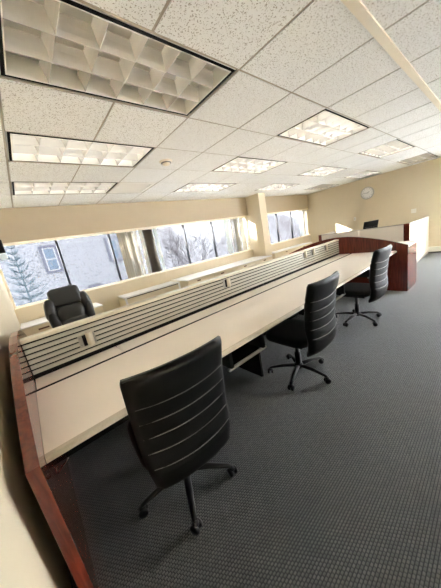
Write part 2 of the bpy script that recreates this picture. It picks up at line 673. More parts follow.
def make_light():
    t = empty('ceiling_light')
    L, Wd = 2 * FT - 0.014, FT - 0.014      # half sizes
    # housing pan
    p = MB()
    p.box(-L, L, -Wd, Wd, 0.118, 0.124)
    p.box(-L, -L + 0.004, -Wd, Wd, 0.005, 0.118)
    p.box(L - 0.004, L, -Wd, Wd, 0.005, 0.118)
    p.box(-L, L, -Wd, -Wd + 0.004, 0.005, 0.118)
    p.box(-L, L, Wd - 0.004, Wd, 0.005, 0.118)
    p.build('housing', M_PAN, t)
    # dark reveal
    d = MB()
    r = 0.022
    d.box(-L + 0.004, L - 0.004, -Wd + 0.004, -Wd + r, 0.002, 0.012)
    d.box(-L + 0.004, L - 0.004, Wd - r, Wd - 0.004, 0.002, 0.012)
    d.box(-L + 0.004, -L + r, -Wd + r, Wd - r, 0.002, 0.012)
    d.box(L - r, L - 0.004, -Wd + r, Wd - r, 0.002, 0.012)
    d.build('black_reveal', M_DARK, t)
    l2, w2_ = L - r, Wd - r
    f = MB()
    e = 0.006
    f.box(-l2, l2, -w2_, -w2_ + e, 0.0, 0.085)
    f.box(-l2, l2, w2_ - e, w2_, 0.0, 0.085)
    f.box(-l2, -l2 + e, -w2_ + e, w2_ - e, 0.0, 0.085)
    f.box(l2 - e, l2, -w2_ + e, w2_ - e, 0.0, 0.085)
    f.build('louvre_frame', M_WHITE, t)
    # parabolic blades: thin below, wide above
    prof = [(-0.0018, 0.0), (0.0018, 0.0), (0.005, 0.028), (0.012, 0.056), (0.024, 0.085), (-0.024, 0.085), (-0.012, 0.056), (-0.005, 0.028)]
    for k in (1, 2):
        y = -w2_ + 2 * w2_ * k / 3
        MB().prism([(y + a, z) for a, z in prof], -l2 + e, l2 - e).build('long_blade', M_LOUVRE, t)
    me = None
    for k in range(1, 6):
        x = -l2 + 2 * l2 * k / 6
        if me is None:
            me = MB().prism([(a, z * 0.98 + 0.0004) for a, z in prof], -w2_ + e, w2_ - e, RZ(PI / 2)).data('cross_blade', M_LOUVRE)
        link_mesh('cross_blade', me, t, (x, 0, 0))
    tm = MB().lathe([(0.0125, -l2 + 0.02), (0.0125, l2 - 0.02)], 10, axis='x').data('lamp_tube', M_TUBE)
    for k in range(3):
        link_mesh('lamp_tube', tm, t, (0, -w2_ + 2 * w2_ * (k + 0.5) / 3, 0.104))
    return t


light0 = make_light()
LBL = {
    (-4, 0): 'large black-edged parabolic ceiling light nearest the camera, cut by the top left edge',
    (-4, 4): 'parabolic ceiling light above the black leather armchair, second row from the windows',
    (-4, 8): 'thin-looking parabolic ceiling light by the window wall at far left beside the air vent',
    (4, 0): 'parabolic ceiling light in the middle of the ceiling, right of the smoke detector',
    (4, 4): 'parabolic ceiling light in the middle row, ahead of the column',
    (4, 8): 'parabolic ceiling light by the window wall just left of the column top',
    (12, 0): 'parabolic ceiling light up and right of the wall clock, second nearest the far wall',
    (12, 4): 'parabolic ceiling light above and left of the wall clock, in the middle row',
    (12, 8): 'parabolic ceiling light by the window wall just right of the column top',
    (20, 0): 'parabolic ceiling light at the right edge against the far wall',
    (20, 4): 'parabolic ceiling light directly above the wall clock at the far wall',
    (20, 8): 'parabolic ceiling light in the far corner by the window wall',
}
TUBES = []
for mt in (M_TUBE_OFF, M_TUBE):
    tl = 2 * FT - 0.054
    TUBES.append(MB().lathe([(0.0125, -tl), (0.0125, tl)], 10, axis='x').data('lamp_tube', mt))
first = True
for lx, ly in LIGHTS:
    o = light0 if first else copy_tree(light0)
    first = False
    o.location = ((lx + 2) * FT, (ly + 1) * FT, ZC)
    for ch in o.children:
        if ch.name.startswith('lamp_tube'):
            ch.data = TUBES[0 if (lx, ly) == (-4, 0) or lx == 20 else 1]
    tag(o, LBL[(lx, ly)], 'ceiling light', 'recessed parabolic ceiling lights')

# air vent
vt = tag(empty('air_vent', (FT, 9 * FT, ZC)), 'square white slotted air vent in the ceiling by the window wall', 'vent')
fr = MB()
h = FT - 0.014
for a in ((-h, h, -h, -h + 0.05), (-h, h, h - 0.05, h), (-h, -h + 0.05, -h + 0.05, h - 0.05), (h - 0.05, h, -h + 0.05, h - 0.05)):
    fr.box(*a, 0.0, 0.01)
fr.build('vent_frame', M_WHITE, vt)
MB().box(-h, h, -h, h, 0.05, 0.055).build('vent_back', M_DARK, vt)
bl = None
for k in range(7):
    y = -h + 0.07 + k * (2 * h - 0.14) / 6
    if bl is None:
        bl = MB().box(-h + 0.05, h - 0.05, -0.03, 0.03, -0.0015, 0.0015, RX(math.radians(-40))).data('vent_blade', M_WHITE)
    link_mesh('vent_blade', bl, vt, (0, y, 0.02))

# smoke detector
sm = tag(empty('smoke_detector', (0.285, 1.55, ZC)), 'round cream smoke detector on the ceiling', 'smoke detector')
MB().lathe([(0.0, -0.012), (0.075, -0.012), (0.078, -0.008), (0.078, 0.004), (0.0, 0.004)], 24).build('base_plate', M_TRIM, sm)
MB().lathe([(0.0, -0.052), (0.03, -0.05), (0.042, -0.044), (0.05, -0.03), (0.06, -0.02), (0.062, -0.012)], 24).build('sensor_dome', M_TRIM, sm)
MB().lathe([(0.0535, -0.031), (0.0535, -0.024), (0.062, -0.0215), (0.062, -0.0285)], 24).build('sensor_slot', M_MARK, sm)

# ------------------------------------------------------------------ bench desk run
DX0, DX1 = -1.56, 3.57
desk = tag(empty('bench_desk', (1.0, 1.01, 0)), 'long beige double-sided desk run with grey slatted spine and curved mahogany end panels', 'desk')
DO = Vector((1.0, 1.01, 0))


def dbuild(mb, name, material, parent=None):
    mb.v = [(a - DO.x, b - DO.y, c - DO.z) for a, b, c in mb.v] if parent is None else mb.v
    if parent is None:
        return mb.build(name, material, desk)
    mb.v = [(a - DO.x, b - DO.y, c - DO.z) for a, b, c in mb.v]
    return mb.build(name, material, parent)


def end_panel(x0, x1):
    pts = []
    half = [(-0.15, 0.812), (0.0, 0.868), (0.08, 0.896), (0.23, 0.942), (0.45, 0.998), (0.62, 1.035), (0.8, 1.062), (1.01, 1.072)]
    up = half + [(2.02 - y, z) for y, z in reversed(half[:-1])]
    # smooth resample
    fine = []
    for i in range(len(up) - 1):
        for k in range(3):
            t = k / 3
            fine.append((up[i][0] * (1 - t) + up[i + 1][0] * t, up[i][1] * (1 - t) + up[i + 1][1] * t))
    fine.append(up[-1])
    out = [(-0.15, 0.0)] + fine + [(2.17, 0.0)]
    mb = MB()
    mb.prism(out, x0, x1)
    return mb


dbuild(end_panel(DX0 - 0.042, DX0), 'end_panel', M_WOOD)
dbuild(end_panel(DX1, DX1 + 0.042), 'end_panel', M_WOOD)
# return cabinet-like box face behind the right end panel front (front end is deeper)
dbuild(MB().box(DX1 + 0.042, DX1 + 0.655, -0.15, 0.30, 0.0, 0.775), 'end_return', M_WOOD)
dbuild(MB().box(DX1 + 0.043, DX1 + 0.66, -0.155, 0.305, 0.7755, 0.80, bev=0.004), 'return_top', M_DESK)


def worktop(y0, y1, front, nm):
    z0, z1 = 0.70, 0.73
    return MB().box(DX0 + 0.001, DX1 - 0.001, y0, y1, z0, z1)


# front worktop with a rounded beige nosing
dbuild(MB().box(DX0 + 0.001, DX1 - 0.001, 0.03, 0.727, 0.695, 0.73), 'worktop', M_DESK)
nose = [(0.03, 0.73), (0.012, 0.727), (0.003, 0.717), (0.0, 0.705), (0.006, 0.700), (0.03, 0.697)]
dbuild(MB().prism(nose, DX0 + 0.001, DX1 - 0.001), 'worktop_edge', M_DESKEDGE)
SEAMS = [DX0 + 0.001, -0.975, 0.735, 2.44, DX1 - 0.001]
for a, b in zip(SEAMS[:-1], SEAMS[1:]):
    dbuild(MB().box(a + 0.004, b - 0.004, 0.766, 0.968, 0.69, 0.73, bev=0.001), 'rear_shelf', M_DESK)
dbuild(MB().box(DX0 + 0.001, DX1 - 0.001, 0.7272, 0.7658, 0.66, 0.7275), 'cable_gap_shade', M_DARK)  # solid black strip in the slit, stands in for its shade
# window side worktop
dbuild(MB().box(DX0 + 0.001, DX1 - 0.001, 1.052, 1.99, 0.695, 0.73), 'worktop', M_DESK)
dbuild(MB().prism([(2.02 - y, z) for y, z in nose], DX0 + 0.001, DX1 - 0.001), 'worktop_edge', M_DESKEDGE)
# spine
dbuild(MB().box(DX0 + 0.001, DX1 - 0.001, 0.985, 1.035, 0.0, 1.0), 'spine_core', M_DARK)
slat_me = None
for k in range(6):
    z = 0.761 + k * 0.0405
    for s in (0, 1):
        if s == 0:
            o = dbuild(MB().box(DX0 + 0.004, DX1 - 0.004, 0.972, 0.985, z, z + 0.0285, bev=0.003), 'slat', M_SLAT)
        else:
            o = dbuild(MB().box(DX0 + 0.004, DX1 - 0.004, 1.035, 1.048, z, z + 0.0285, bev=0.003), 'slat', M_SLAT)
dbuild(MB().box(DX0 + 0.001, DX1 - 0.001, 0.966, 1.054, 1.004, 1.034, bev=0.006), 'spine_cap', M_CAP)
# supports below the desk
for x in (0.155, 1.865):
    dbuild(MB().box(x - 0.012, x + 0.012, 0.35, 0.95, 0.02, 0.69), 'support_panel', M_DARK)
    dbuild(MB().box(x - 0.012, x + 0.012, 1.07, 1.7, 0.02, 0.69), 'support_panel', M_DARK)
for x0, x1 in ((-0.45, 0.0), (1.2, 1.65), (2.5, 2.95)):
    dbuild(MB().box(x0, x1, 0.10, 0.125, 0.49, 0.51, bev=0.003), 'keyboard_rail', M_GREYMETAL)
    dbuild(MB().box(x0 + 0.02, x0 + 0.05, 0.10, 0.50, 0.505, 0.695), 'rail_hanger', M_BLACKPL)
    dbuild(MB().box(x1 - 0.05, x1 - 0.02, 0.10, 0.50, 0.505, 0.695), 'rail_hanger', M_BLACKPL)
cl = MB()
cl.tube([(-1.545, 0.05, 0.60), (-1.53, 0.045, 0.612), (-1.50, 0.045, 0.632), (-1.49, 0.05, 0.64)], 0.004, 6)
cl.tube([(-1.545, 0.05, 0.60), (-1.545, 0.055, 0.625)], 0.005, 6)
dbuild(cl, 'metal_clip', M_CHROME)['label'] = 'small shiny metal clip under the desk'

# brackets on the slatted spine


def make_bracket():
    t = empty('metal_bracket')
    MB().box(-0.05, 0.05, -0.004, 0.0, 0.0, 0.095, bev=0.001).build('back_plate', M_GREYMETAL, t)
    MB().box(-0.026, -0.004, -0.007, -0.0045, 0.006, 0.092).build('slot', M_DARK, t)
    cup = MB()
    n = 10
    q = n + 1
    vs = []
    for z in (0.0, 0.105):
        for ro in (0.021, 0.018):
            for k in range(q):
                a = PI * k / n
                vs.append((0.016 + ro * math.cos(a), -0.0045 - 1.3 * ro * math.sin(a), z))
    fs = []
    for k in range(n):
        fs += [(k, k + 1, 2 * q + k + 1, 2 * q + k), (q + k, 3 * q + k, 3 * q + k + 1, q + k + 1),
               (2 * q + k, 2 * q + k + 1, 3 * q + k + 1, 3 * q + k), (k, q + k, q + k + 1, k + 1)]
    fs += [(0, 2 * q, 3 * q, q), (n, q + n, 3 * q + n, 2 * q + n)]
    cup.add(vs, fs, True)
    cup.build('cup', M_CAP, t)
    sc = MB().lathe([(0.0045, -0.006), (0.0045, -0.004)], 8, axis='y').data('screw', M_MARK)
    for sx in (-0.04, 0.043):
        for sz in (0.02, 0.075):
            link_mesh('screw', sc, t, (sx, 0, sz))
    return t


br0 = make_bracket()
BR = [(-1.165, 0.825, 'grey metal bracket with a half-round cup on the slatted spine, nearest the leather armchair'),
      (0.42, 0.89, 'grey metal bracket on the slatted spine directly in front of the long white window unit'),
      (2.22, 0.905, 'grey metal bracket on the slatted spine, left of the three close together'),
      (2.50, 0.905, 'grey metal bracket on the slatted spine, middle of the three close together'),
      (2.98, 0.905, 'grey metal bracket on the slatted spine, nearest the far mahogany end panel')]
for i, (x, z, lb) in enumerate(BR):
    o = br0 if i == 0 else copy_tree(br0)
    o.location = (x, 0.970, z)
    o.scale = (1.25, 1.1, 1.05)
    tag(o, lb, 'bracket', 'brackets hung on the slatted spine')

# ------------------------------------------------------------------ task chairs


def back_surface(u, v):
    """u in -1..1 across, v in 0..1 from the bottom to the top; rear shell centre line"""
    z = 0.335 + 0.685 * v
    w = 0.206 + 0.034 * math.sin(min(1, v / 0.5) * PI / 2) + 0.004 * v * v
    ky = [(0, -0.225), (0.12, -0.272), (0.25, -0.285), (0.45, -0.272), (0.7, -0.29), (1.0, -0.335)]
    for (a, ya), (b, yb) in zip(ky[:-1], ky[1:]):
        if a <= v <= b + 1e-9:
            t = (v - a) / (b - a)
            t = t * t * (3 - 2 * t) * 0.5 + t * 0.5
            y = ya + (yb - ya) * t
            break
    y += 0.034 * (abs(u) ** 2.2) - 0.035
    return w * u, y, z


SEAM_V = [0.30, 0.42, 0.54, 0.66, 0.78]


def chair_back():
    nu, nv = 18, 44
    fr_, bk = [], []
    for j in range(nv + 1):
        v = j / nv
        for i in range(nu + 1):
            u = -1 + 2 * i / nu
            x, y, z = back_surface(u, v)
            edge = min(1.0, min(1 - abs(u), v * 1.6, (1 - v) * 3.0) / 0.10)
            edge = max(0.0, edge) ** 0.5
            puff = 0.0
            if 0.18 < v < 0.9:
                d = min(abs(v - s + 0.028 * (1 - u * u)) for s in SEAM_V)
                puff = -0.005 * math.exp(-(d / 0.016) ** 2)
            # round the corners
            cut = 1.0
            if v > 0.95:
                cut = 1 - 0.035 * ((v - 0.95) / 0.05) ** 2
            if v < 0.12:
                cut = 1 - 0.16 * ((0.12 - v) / 0.12) ** 2
            bk.append((x * cut, y - 0.006 - (0.022 + puff) * edge, z))
            fr_.append((x * cut, y + 0.006 + (0.028 + puff) * edge, z))
    mb = MB()
    q = nu + 1
    n1 = len(bk)
    fs = []
    for j in range(nv):
        for i in range(nu):
            a = j * q + i
            fs.append((a, a + 1, a + q + 1, a + q))
            fs.append((n1 + a, n1 + a + q, n1 + a + q + 1, n1 + a + 1))
    rim = [i for i in range(q)] + [j * q + nu for j in range(1, nv + 1)] + [nv * q + i for i in range(nu - 1, -1, -1)] + [j * q for j in range(nv - 1, 0, -1)]
    for a, b in zip(rim, rim[1:] + rim[:1]):
        fs.append((a, n1 + a, n1 + b, b))
    mb.add(bk + fr_, fs, True)
    return mb


def make_task_chair(spin, lift=0.0):
    t = empty('task_chair')
    chair_back().build('backrest', M_BLACKFAB, t)
    for s in SEAM_V:
        pts = []
        for i in range(15):
            u = -0.9 + 1.8 * i / 14
            x, y, z = back_surface(u, s - 0.028 * (1 - u * u))
            pts.append((x, y - 0.0222 - 0.005 * (1 - abs(u)), z))
        MB().tube(pts, 0.0022, 5).build('seam', M_SEAM, t)
    # edge piping round the back
    loop = []
    for i in range(13):
        u = -0.96 + 1.92 * i / 12
        x, y, z = back_surface(u, 0.985)
        loop.append((x, y - 0.006, z + 0.006))
    MB().tube(loop, 0.006, 6).build('top_piping', M_BLACKPL, t)
    # seat
    st = MB()
    st.pillow(0.245, 0.235, 0.045, T(0, -0.005, 0.455), 0.42, 24)
    st.build('seat', M_BLACKFAB, t)
    MB().box(-0.17, 0.17, -0.17, 0.15, 0.385, 0.412, bev=0.01).build('seat_pan', M_BLACKPL, t)
    # link between seat and back
    MB().tube([(0, 0.02, 0.39), (0, -0.14, 0.385), (0, -0.235, 0.41), (0, -0.275, 0.52)], [0.03, 0.03, 0.028, 0.022], 8, flat=0.6).build('back_link', M_BLACKPL, t)
    MB().tube([(0.10, 0.03, 0.39), (0.22, 0.03, 0.375), (0.26, 0.03, 0.375)], 0.006, 6).build('lever', M_BLACKPL, t)
    g = MB()
    g.lathe([(0.028, 0.10), (0.028, 0.24), (0.018, 0.24), (0.018, 0.385)], 14)
    g.build('gas_lift', M_BLACKPL, t)
    MB().lathe([(0.0, 0.068), (0.042, 0.07), (0.046, 0.09), (0.04, 0.115), (0.0, 0.118)], 16).build('hub', M_BLACKPL, t)
    leg_me = MB().tube([(0.03, 0, 0.095), (0.15, 0, 0.092), (0.27, 0, 0.072), (0.295, 0, 0.066)], [0.024, 0.021, 0.015, 0.013], 8, flat=0.75).data('base_leg', M_BLACKPL)
    wh = MB()
    for s in (-1, 1):
        wh.lathe([(0.0, s * 0.008), (0.024, s * 0.008), (0.0275, s * 0.012), (0.0275, s * 0.022), (0.022, s * 0.028), (0.0, s * 0.029)], 14, T(0, 0, 0.0277), axis='y')
    wh_me = wh.data('caster_wheel', M_BLACKPL)
    hd_me = MB().lathe([(0.0, 0.062), (0.016, 0.060), (0.02, 0.05), (0.02, 0.042), (0.0, 0.04)], 10).tube([(0, 0, 0.03), (0, 0, 0.07)], 0.007, 6).data('caster_hood', M_BLACKPL)
    for k in range(5):
        a = spin + k * 2 * PI / 5
        lg = link_mesh('base_leg', leg_me, t, (0, 0, 0), a)
        c = link_mesh('caster_wheel', wh_me, lg, (0.295, 0, 0), 0.9 + k * 1.3)
        link_mesh('caster_hood', hd_me, lg, (0.295, 0, 0), 0)
    if lift:
        for ch in t.children:
            if ch.name.split('.')[0] not in ('base_leg', 'hub', 'gas_lift'):
                ch.location.z += lift
            if ch.name.startswith('gas_lift'):
                ch.scale.z = (0.385 + lift) / 0.385
    return t


CH = [(-0.98, 0.06, -0.10, -114, 'black ribbed high-back task chair nearest the camera, its back filling the lower left'),
      (0.44, 0.10, -0.02, -91, 'middle black ribbed task chair at the long beige desk'),
      (2.02, 0.11, -0.06, -117, 'black ribbed task chair nearest the far mahogany end panel')]
for x, y, a, spin, lb in CH:
    t = make_task_chair(math.radians(spin) - a)
    t.location = (x, y, 0)
    t.rotation_euler = (0, 0, a)
    tag(t, lb, 'chair', 'task chairs along the front of the desk')

# the chair seen over the partition in the far cubicle
t = make_task_chair(0.3, 0.17)
t.location = (6.76, 1.61, 0)
t.rotation_euler = (0, 0, math.radians(-30))
tag(t, 'black chair in the far cubicle, only its top showing over the white partition', 'chair')

# ------------------------------------------------------------------ executive leather armchair
ex = tag(empty('executive_chair', (-1.03, 2.34, 0), PI + 0.10), 'dark padded leather executive armchair between the desk run and the left window', 'chair')
# local +y is the facing direction
bk = MB()
tilt = RX(math.radians(9))
bk.pillow(0.25, 0.075, 0.33, T(0, -0.28, 0.79) @ tilt, 0.42, 28)
bk.build('backrest', M_EXEC, ex)
MB().pillow(0.185, 0.062, 0.125, T(0, -0.285, 1.095) @ RX(math.radians(12)), 0.36, 28).build('headrest', M_EXEC, ex)
MB().pillow(0.165, 0.055, 0.115, T(0, -0.225, 0.865) @ RX(math.radians(12)), 0.55, 24).build('back_cushion', M_EXEC, ex)
MB().pillow(0.17, 0.055, 0.10, T(0, -0.19, 0.71) @ RX(math.radians(4)), 0.6, 24).build('lumbar_cushion', M_EXEC, ex)
for s in (-1, 1):
    MB().pillow(0.062, 0.065, 0.14, T(s * 0.215, -0.255, 0.965) @ RX(math.radians(9)) @ RY(s * -0.14), 0.65, 18).build('shoulder_bolster', M_EXEC, ex)
    MB().pillow(0.055, 0.06, 0.14, T(s * 0.215, -0.20, 0.80) @ RX(math.radians(6)) @ RY(s * 0.1), 0.7, 18).build('side_bolster', M_EXEC, ex)
    MB().tube([(s * 0.27, -0.22, 0.50), (s * 0.30, -0.18, 0.66), (s * 0.31, 0.0, 0.70), (s * 0.31, 0.15, 0.68), (s * 0.29, 0.20, 0.58), (s * 0.26, 0.16, 0.46)], 0.018, 8).build('arm_frame', M_BLACKPL, ex)
    MB().pillow(0.045, 0.15, 0.025, T(s * 0.31, 0.0, 0.725), 0.5, 18).build('arm_pad', M_EXEC, ex)
MB().pillow(0.265, 0.26, 0.075, T(0, 0.0, 0.50), 0.5, 26).build('seat', M_EXEC, ex)
MB().box(-0.16, 0.16, -0.16, 0.16, 0.395, 0.43, bev=0.01).build('seat_pan', M_BLACKPL, ex)
MB().lathe([(0.03, 0.10), (0.03, 0.25), (0.02, 0.25), (0.02, 0.395)], 14).build('gas_lift', M_BLACKPL, ex)
for k in range(5):
    a = k * 2 * PI / 5 + 0.2
    lg = MB().tube([(0.02, 0, 0.11), (0.16, 0, 0.10), (0.31, 0, 0.068)], [0.028, 0.024, 0.016], 8).build('base_leg', M_BLACKPL, ex)
    lg.rotation_euler = (0, 0, a)
    wh = MB()
    for s in (-1, 1):
        wh.lathe([(0.0, s * 0.008), (0.024, s * 0.008), (0.028, s * 0.013), (0.028, s * 0.022), (0.0, s * 0.029)], 12, T(0, 0, 0.0285), axis='y')
    wh.tube([(0, 0, 0.03), (0, 0, 0.07)], 0.008, 6)
    c = wh.build('caster_wheel', M_BLACKPL, lg)
    c.location = (0.31, 0, 0)

# ------------------------------------------------------------------ low units under the windows


def low_unit(x0, x1, y0, ztop, name, label, knobs, pull=None, panels=2):
    t = tag(empty(name, ((x0 + x1) / 2, (y0 + YB) / 2, 0)), label, 'cabinet')
    ox, oy = (x0 + x1) / 2, (y0 + YB) / 2
    y1 = YB - 0.004

    def B(mb, nm, mt, par=t):
        mb.v = [(a - ox, b - oy, c) for a, b, c in mb.v]
        return mb.build(nm, mt, par)
    B(MB().box(x0 + 0.01, x1 - 0.01, y0 + 0.015, y1, 0.0, ztop - 0.025), 'body', M_CAB)
    B(MB().box(x0, x1, y0 - 0.012, y1, ztop - 0.022, ztop, bev=0.005), 'top', M_CABTOP)
    n = panels
    for k in range(n):
        a = x0 + 0.015 + (x1 - x0 - 0.03) * k / n
        b = x0 + 0.015 + (x1 - x0 - 0.03) * (k + 1) / n
        p = B(MB().box(a + 0.004, b - 0.004, y0, y0 + 0.014, 0.05, ztop - 0.035, bev=0.003), 'front_panel', M_CAB)
        if pull:
            B(MB().box(a + 0.18, a + 0.32, y0 - 0.012, y0 - 0.0005, ztop - 0.10, ztop - 0.075, bev=0.003), 'handle', M_BROWN, p)
    for x in knobs:
        B(MB().box(x - 0.045, x + 0.045, y0 - 0.014, y0 - 0.0005, ztop - 0.085, ztop - 0.06, bev=0.004), 'knob', M_BROWN)
    return t


low_unit(XL + 0.01, -0.50, 3.30, 0.72, 'low_cabinet', 'low cream cabinet with white top and dark handle behind the leather armchair', [], pull=True, panels=2)
low_unit(1.16, 4.10, 3.08, 0.745, 'window_unit', 'long white-topped low unit with small brown knobs under the window beside the column', [1.45, 2.15, 2.95, 3.75], panels=4)
# open fronted middle unit
t = tag(empty('low_bookcase', (0.53, 3.55, 0)), 'low cream unit with a dark slot under its top, below the beige blind', 'cabinet')
MB().box(-0.62, 0.60, -0.16, 0.235, 0.0, 0.67).build('body', M_CAB, t)
MB().box(-0.62, -0.585, -0.19, -0.16, 0.0, 0.69, bev=0.003).build('side_post', M_CABTOP, t)
MB().box(0.565, 0.60, -0.19, -0.16, 0.0, 0.69, bev=0.003).build('side_post', M_CABTOP, t)
MB().box(-0.62, 0.60, -0.19, 0.235, 0.69, 0.72, bev=0.004).build('top', M_CABTOP, t)
MB().box(-0.585, 0.565, -0.165, 0.235, 0.672, 0.69).build('recess', M_DARK, t)
for k in range(2):
    a = -0.58 + 0.575 * k
    MB().box(a, a + 0.565, -0.176, -0.1605, 0.05, 0.66, bev=0.003).build('front_panel', M_CAB, t)
low_unit(4.66, 7.0, 3.40, 0.74, 'window_unit', 'pale low unit under the far right window beyond the column', [5.3, 6.4], panels=3)

# small bits by the left wall and window
t = tag(empty('wall_box', (XL, 3.66, 1.73)), 'small pale blue box on a black bracket at the left end of the window', 'box')
MB().box(0.0, 0.165, -0.04, 0.04, 0.0, 0.10, bev=0.012).build('case', M_BLUEPL, t)
MB().box(0.0, 0.165, -0.03, 0.03, 0.105, 0.30, bev=0.008).build('bracket', M_BLACKPL, t)
MB().box(0.165, 0.175, -0.035, 0.035, 0.01, 0.03, bev=0.003).build('lip', M_BLACKPL, t)

# ------------------------------------------------------------------ vertical blinds


def blind(name, label, x0, x1, slats):
    """slats: list of (x, width, angle deg, material)"""
    t = tag(empty(name, ((x0 + x1) / 2, 3.835, WTP)), label, 'blind', 'vertical blinds drawn back at the windows')
    ox = (x0 + x1) / 2
    MB().box(x0 - ox, x1 - ox, -0.018, 0.018, -0.045, -0.018, bev=0.003).build('head_rail', M_TRIM, t)
    for x, w, a, mt in slats:
        A = math.radians(a)
        mb = MB()
        n = 4
        vs = []
        for z in (-0.985, -0.046):
            for k in range(n + 1):
                s = -1 + 2 * k / n
                vs.append((s * w / 2, 0.009 * (1 - s * s), z))
            for k in range(n + 1):
                s = -1 + 2 * k / n
                vs.append((s * w / 2, 0.009 * (1 - s * s) + 0.0012, z))
        q = n + 1
        fs = []
        for k in range(n):
            fs += [(k, k + 1, 2 * q + k + 1, 2 * q + k), (q + k, 3 * q + k, 3 * q + k + 1, q + k + 1), (k, q + k, q + k + 1, k + 1), (2 * q + k, 2 * q + k + 1, 3 * q + k + 1, 3 * q + k)]
        fs += [(0, 2 * q, 3 * q, q), (n, q + n, 3 * q + n, 2 * q + n)]
        mb.add(vs, fs, True)
        o = mb.build('slat', mt, t)
        o.location = (x - ox, 0, 0)
        o.rotation_euler = (0, 0, A)
    return t


S = []
x = 0.26
while x < 0.55:
    S.append((x, 0.085, 34 + random.uniform(-16, 14), M_BLIND_B))
    x += 0.046
S.append((0.600, 0.07, 4, M_BLIND_W))
blind('vertical_blind', 'beige vertical blind bunched beside the second dark mullion from the left', 0.20, 0.645, S)
S = [(0.728, 0.085, 3, M_BLIND_W)]
x = 0.80
while x < 0.99:
    S.append((x, 0.085, 34 + random.uniform(-4, 4), M_BLIND_D))
    x += 0.022
S.append((1.07, 0.10, 8, M_BLIND_L))
blind('vertical_blind', 'dark-shaded vertical blind bunched just right of the beige one', 0.665, 1.13, S)
S = [(3.24, 0.19, 3, M_BLIND_L)]
x = 3.38
while x < 3.72:
    S.append((x, 0.085, 34 + random.uniform(-16, 14), M_BLIND_B))
    x += 0.044
S.append((3.84, 0.2, 4, M_BLIND_W))
blind('vertical_blind', 'grey-beige vertical blind bunched in the window just left of the column', 3.14, 3.96, S)
S = [(7.0 + 0.055 * k, 0.085, 24, M_BLIND_L) for k in range(5)]
x = 7.28
while x < 7.60:
    S.append((x, 0.085, 30 + random.uniform(-5, 5), M_BLIND_B))
    x += 0.035
blind('vertical_blind', 'pale vertical blind bunched in the far corner window', 6.97, 7.62, S)

# ------------------------------------------------------------------ far wall things
ck = tag(empty('wall_clock', (XR - 0.002, 1.735, 2.04), 0), 'round white wall clock with a grey rim on the far wall', 'clock')
MB().lathe([(0.0, -0.03), (0.165, -0.03), (0.168, -0.045), (0.178, -0.05), (0.19, -0.042), (0.193, -0.02), (0.193, 0.0), (0.0, 0.0)], 36, axis='x').build('rim', M_GREYPL, ck)
MB().lathe([(0.0, -0.034), (0.163, -0.034), (0.163, -0.028), (0.0, -0.028)], 36, axis='x').build('face', M_CLOCK, ck)
tk = MB()
for k in range(12):
    a = k * PI / 6
    tk.box(-0.037, -0.0345, -0.006, 0.006, 0.118, 0.145, RX(a))
tk.build('hour_marks', M_MARK, ck)
MB().box(-0.039, -0.037, -0.007, 0.007, -0.01, 0.075, RX(math.radians(65))).build('hour_hand', M_MARK, ck)
MB().box(-0.042, -0.040, -0.005, 0.005, -0.015, 0.11, RX(math.radians(-80))).build('minute_hand', M_MARK, ck)


def plate(y, z, name, label, sw):
    t = tag(empty(name, (XR - 0.001, y, z)), label, 'switch plate' if sw else 'outlet')
    MB().box(-0.008, 0.0, -0.06 if sw else -0.036, 0.06 if sw else 0.036, -0.06, 0.06, bev=0.003).build('plate', M_WHITE, t)
    if sw:
        for d in (-0.025, 0.025):
            MB().box(-0.016, -0.008, d - 0.005, d + 0.005, -0.012, 0.012, bev=0.002).build('toggle', M_TRIM, t)
    else:
        for d in (-0.02, 0.02):
            MB().box(-0.010, -0.008, -0.014, 0.014, d - 0.012, d + 0.012, bev=0.0008).build('socket', M_GREYPL, t)


plate(0.55, 1.25, 'switch_plate', 'small cream switch plate on the far wall at right', True)
plate(2.14, 1.30, 'outlet_plate', 'small cream outlet plate on the far wall below the clock', False)

# ------------------------------------------------------------------ cubicle partition
PX, PY0, PY1, PH = 5.37, 0.22, 2.23, 1.035
pt = tag(empty('cubicle_partition', (PX, PY0, 0)), 'white fabric cubicle partition with mahogany end posts before the far wall', 'partition')


def PB(mb, nm, mt):
    mb.v = [(a - PX, b - PY0, c) for a, b, c in mb.v]
    return mb.build(nm, mt, pt)


PB(MB().box(PX - 0.035, PX + 0.035, PY0 - 0.03, PY0 + 0.07, 0, PH + 0.02), 'corner_post', M_WOOD)
PB(MB().box(PX - 0.035, PX + 0.035, PY1 - 0.02, PY1 + 0.06, 0, PH + 0.02), 'end_post', M_WOOD)
ys = [PY0 + 0.072, 1.22, PY1 - 0.022]
for a, b in zip(ys[:-1], ys[1:]):
    PB(MB().box(PX - 0.028, PX + 0.028, a + 0.003, b - 0.003, 0.06, PH, bev=0.005), 'fabric_panel', M_PANEL)
PB(MB().box(PX - 0.03, PX + 0.03, PY0 + 0.072, PY1 - 0.022, PH + 0.001, PH + 0.02, bev=0.004), 'top_rail', M_ALU)
PB(MB().box(PX - 0.03, PX + 0.03, PY0 + 0.072, PY1 - 0.022, 0, 0.058), 'kick_rail', M_ALU)
xs = [PX + 0.037, 5.95, 6.55, 7.12, XR - 0.07]
for a, b in zip(xs[:-1], xs[1:]):
    PB(MB().box(a + 0.002, b - 0.002, PY0 - 0.028, PY0 + 0.028, 0.06, PH, bev=0.004), 'fabric_panel', M_PANEL)
PB(MB().box(PX + 0.037, XR - 0.07, PY0 - 0.03, PY0 + 0.03, PH + 0.001, PH + 0.02, bev=0.004), 'top_rail', M_ALU)
PB(MB().box(PX + 0.037, XR - 0.07, PY0 - 0.03, PY0 + 0.03, 0, 0.058), 'kick_rail', M_ALU)
PB(MB().box(PX + 0.037, 6.3, PY1 - 0.01, PY1 + 0.05, 0, PH, bev=0.004), 'fabric_panel', M_PANEL)
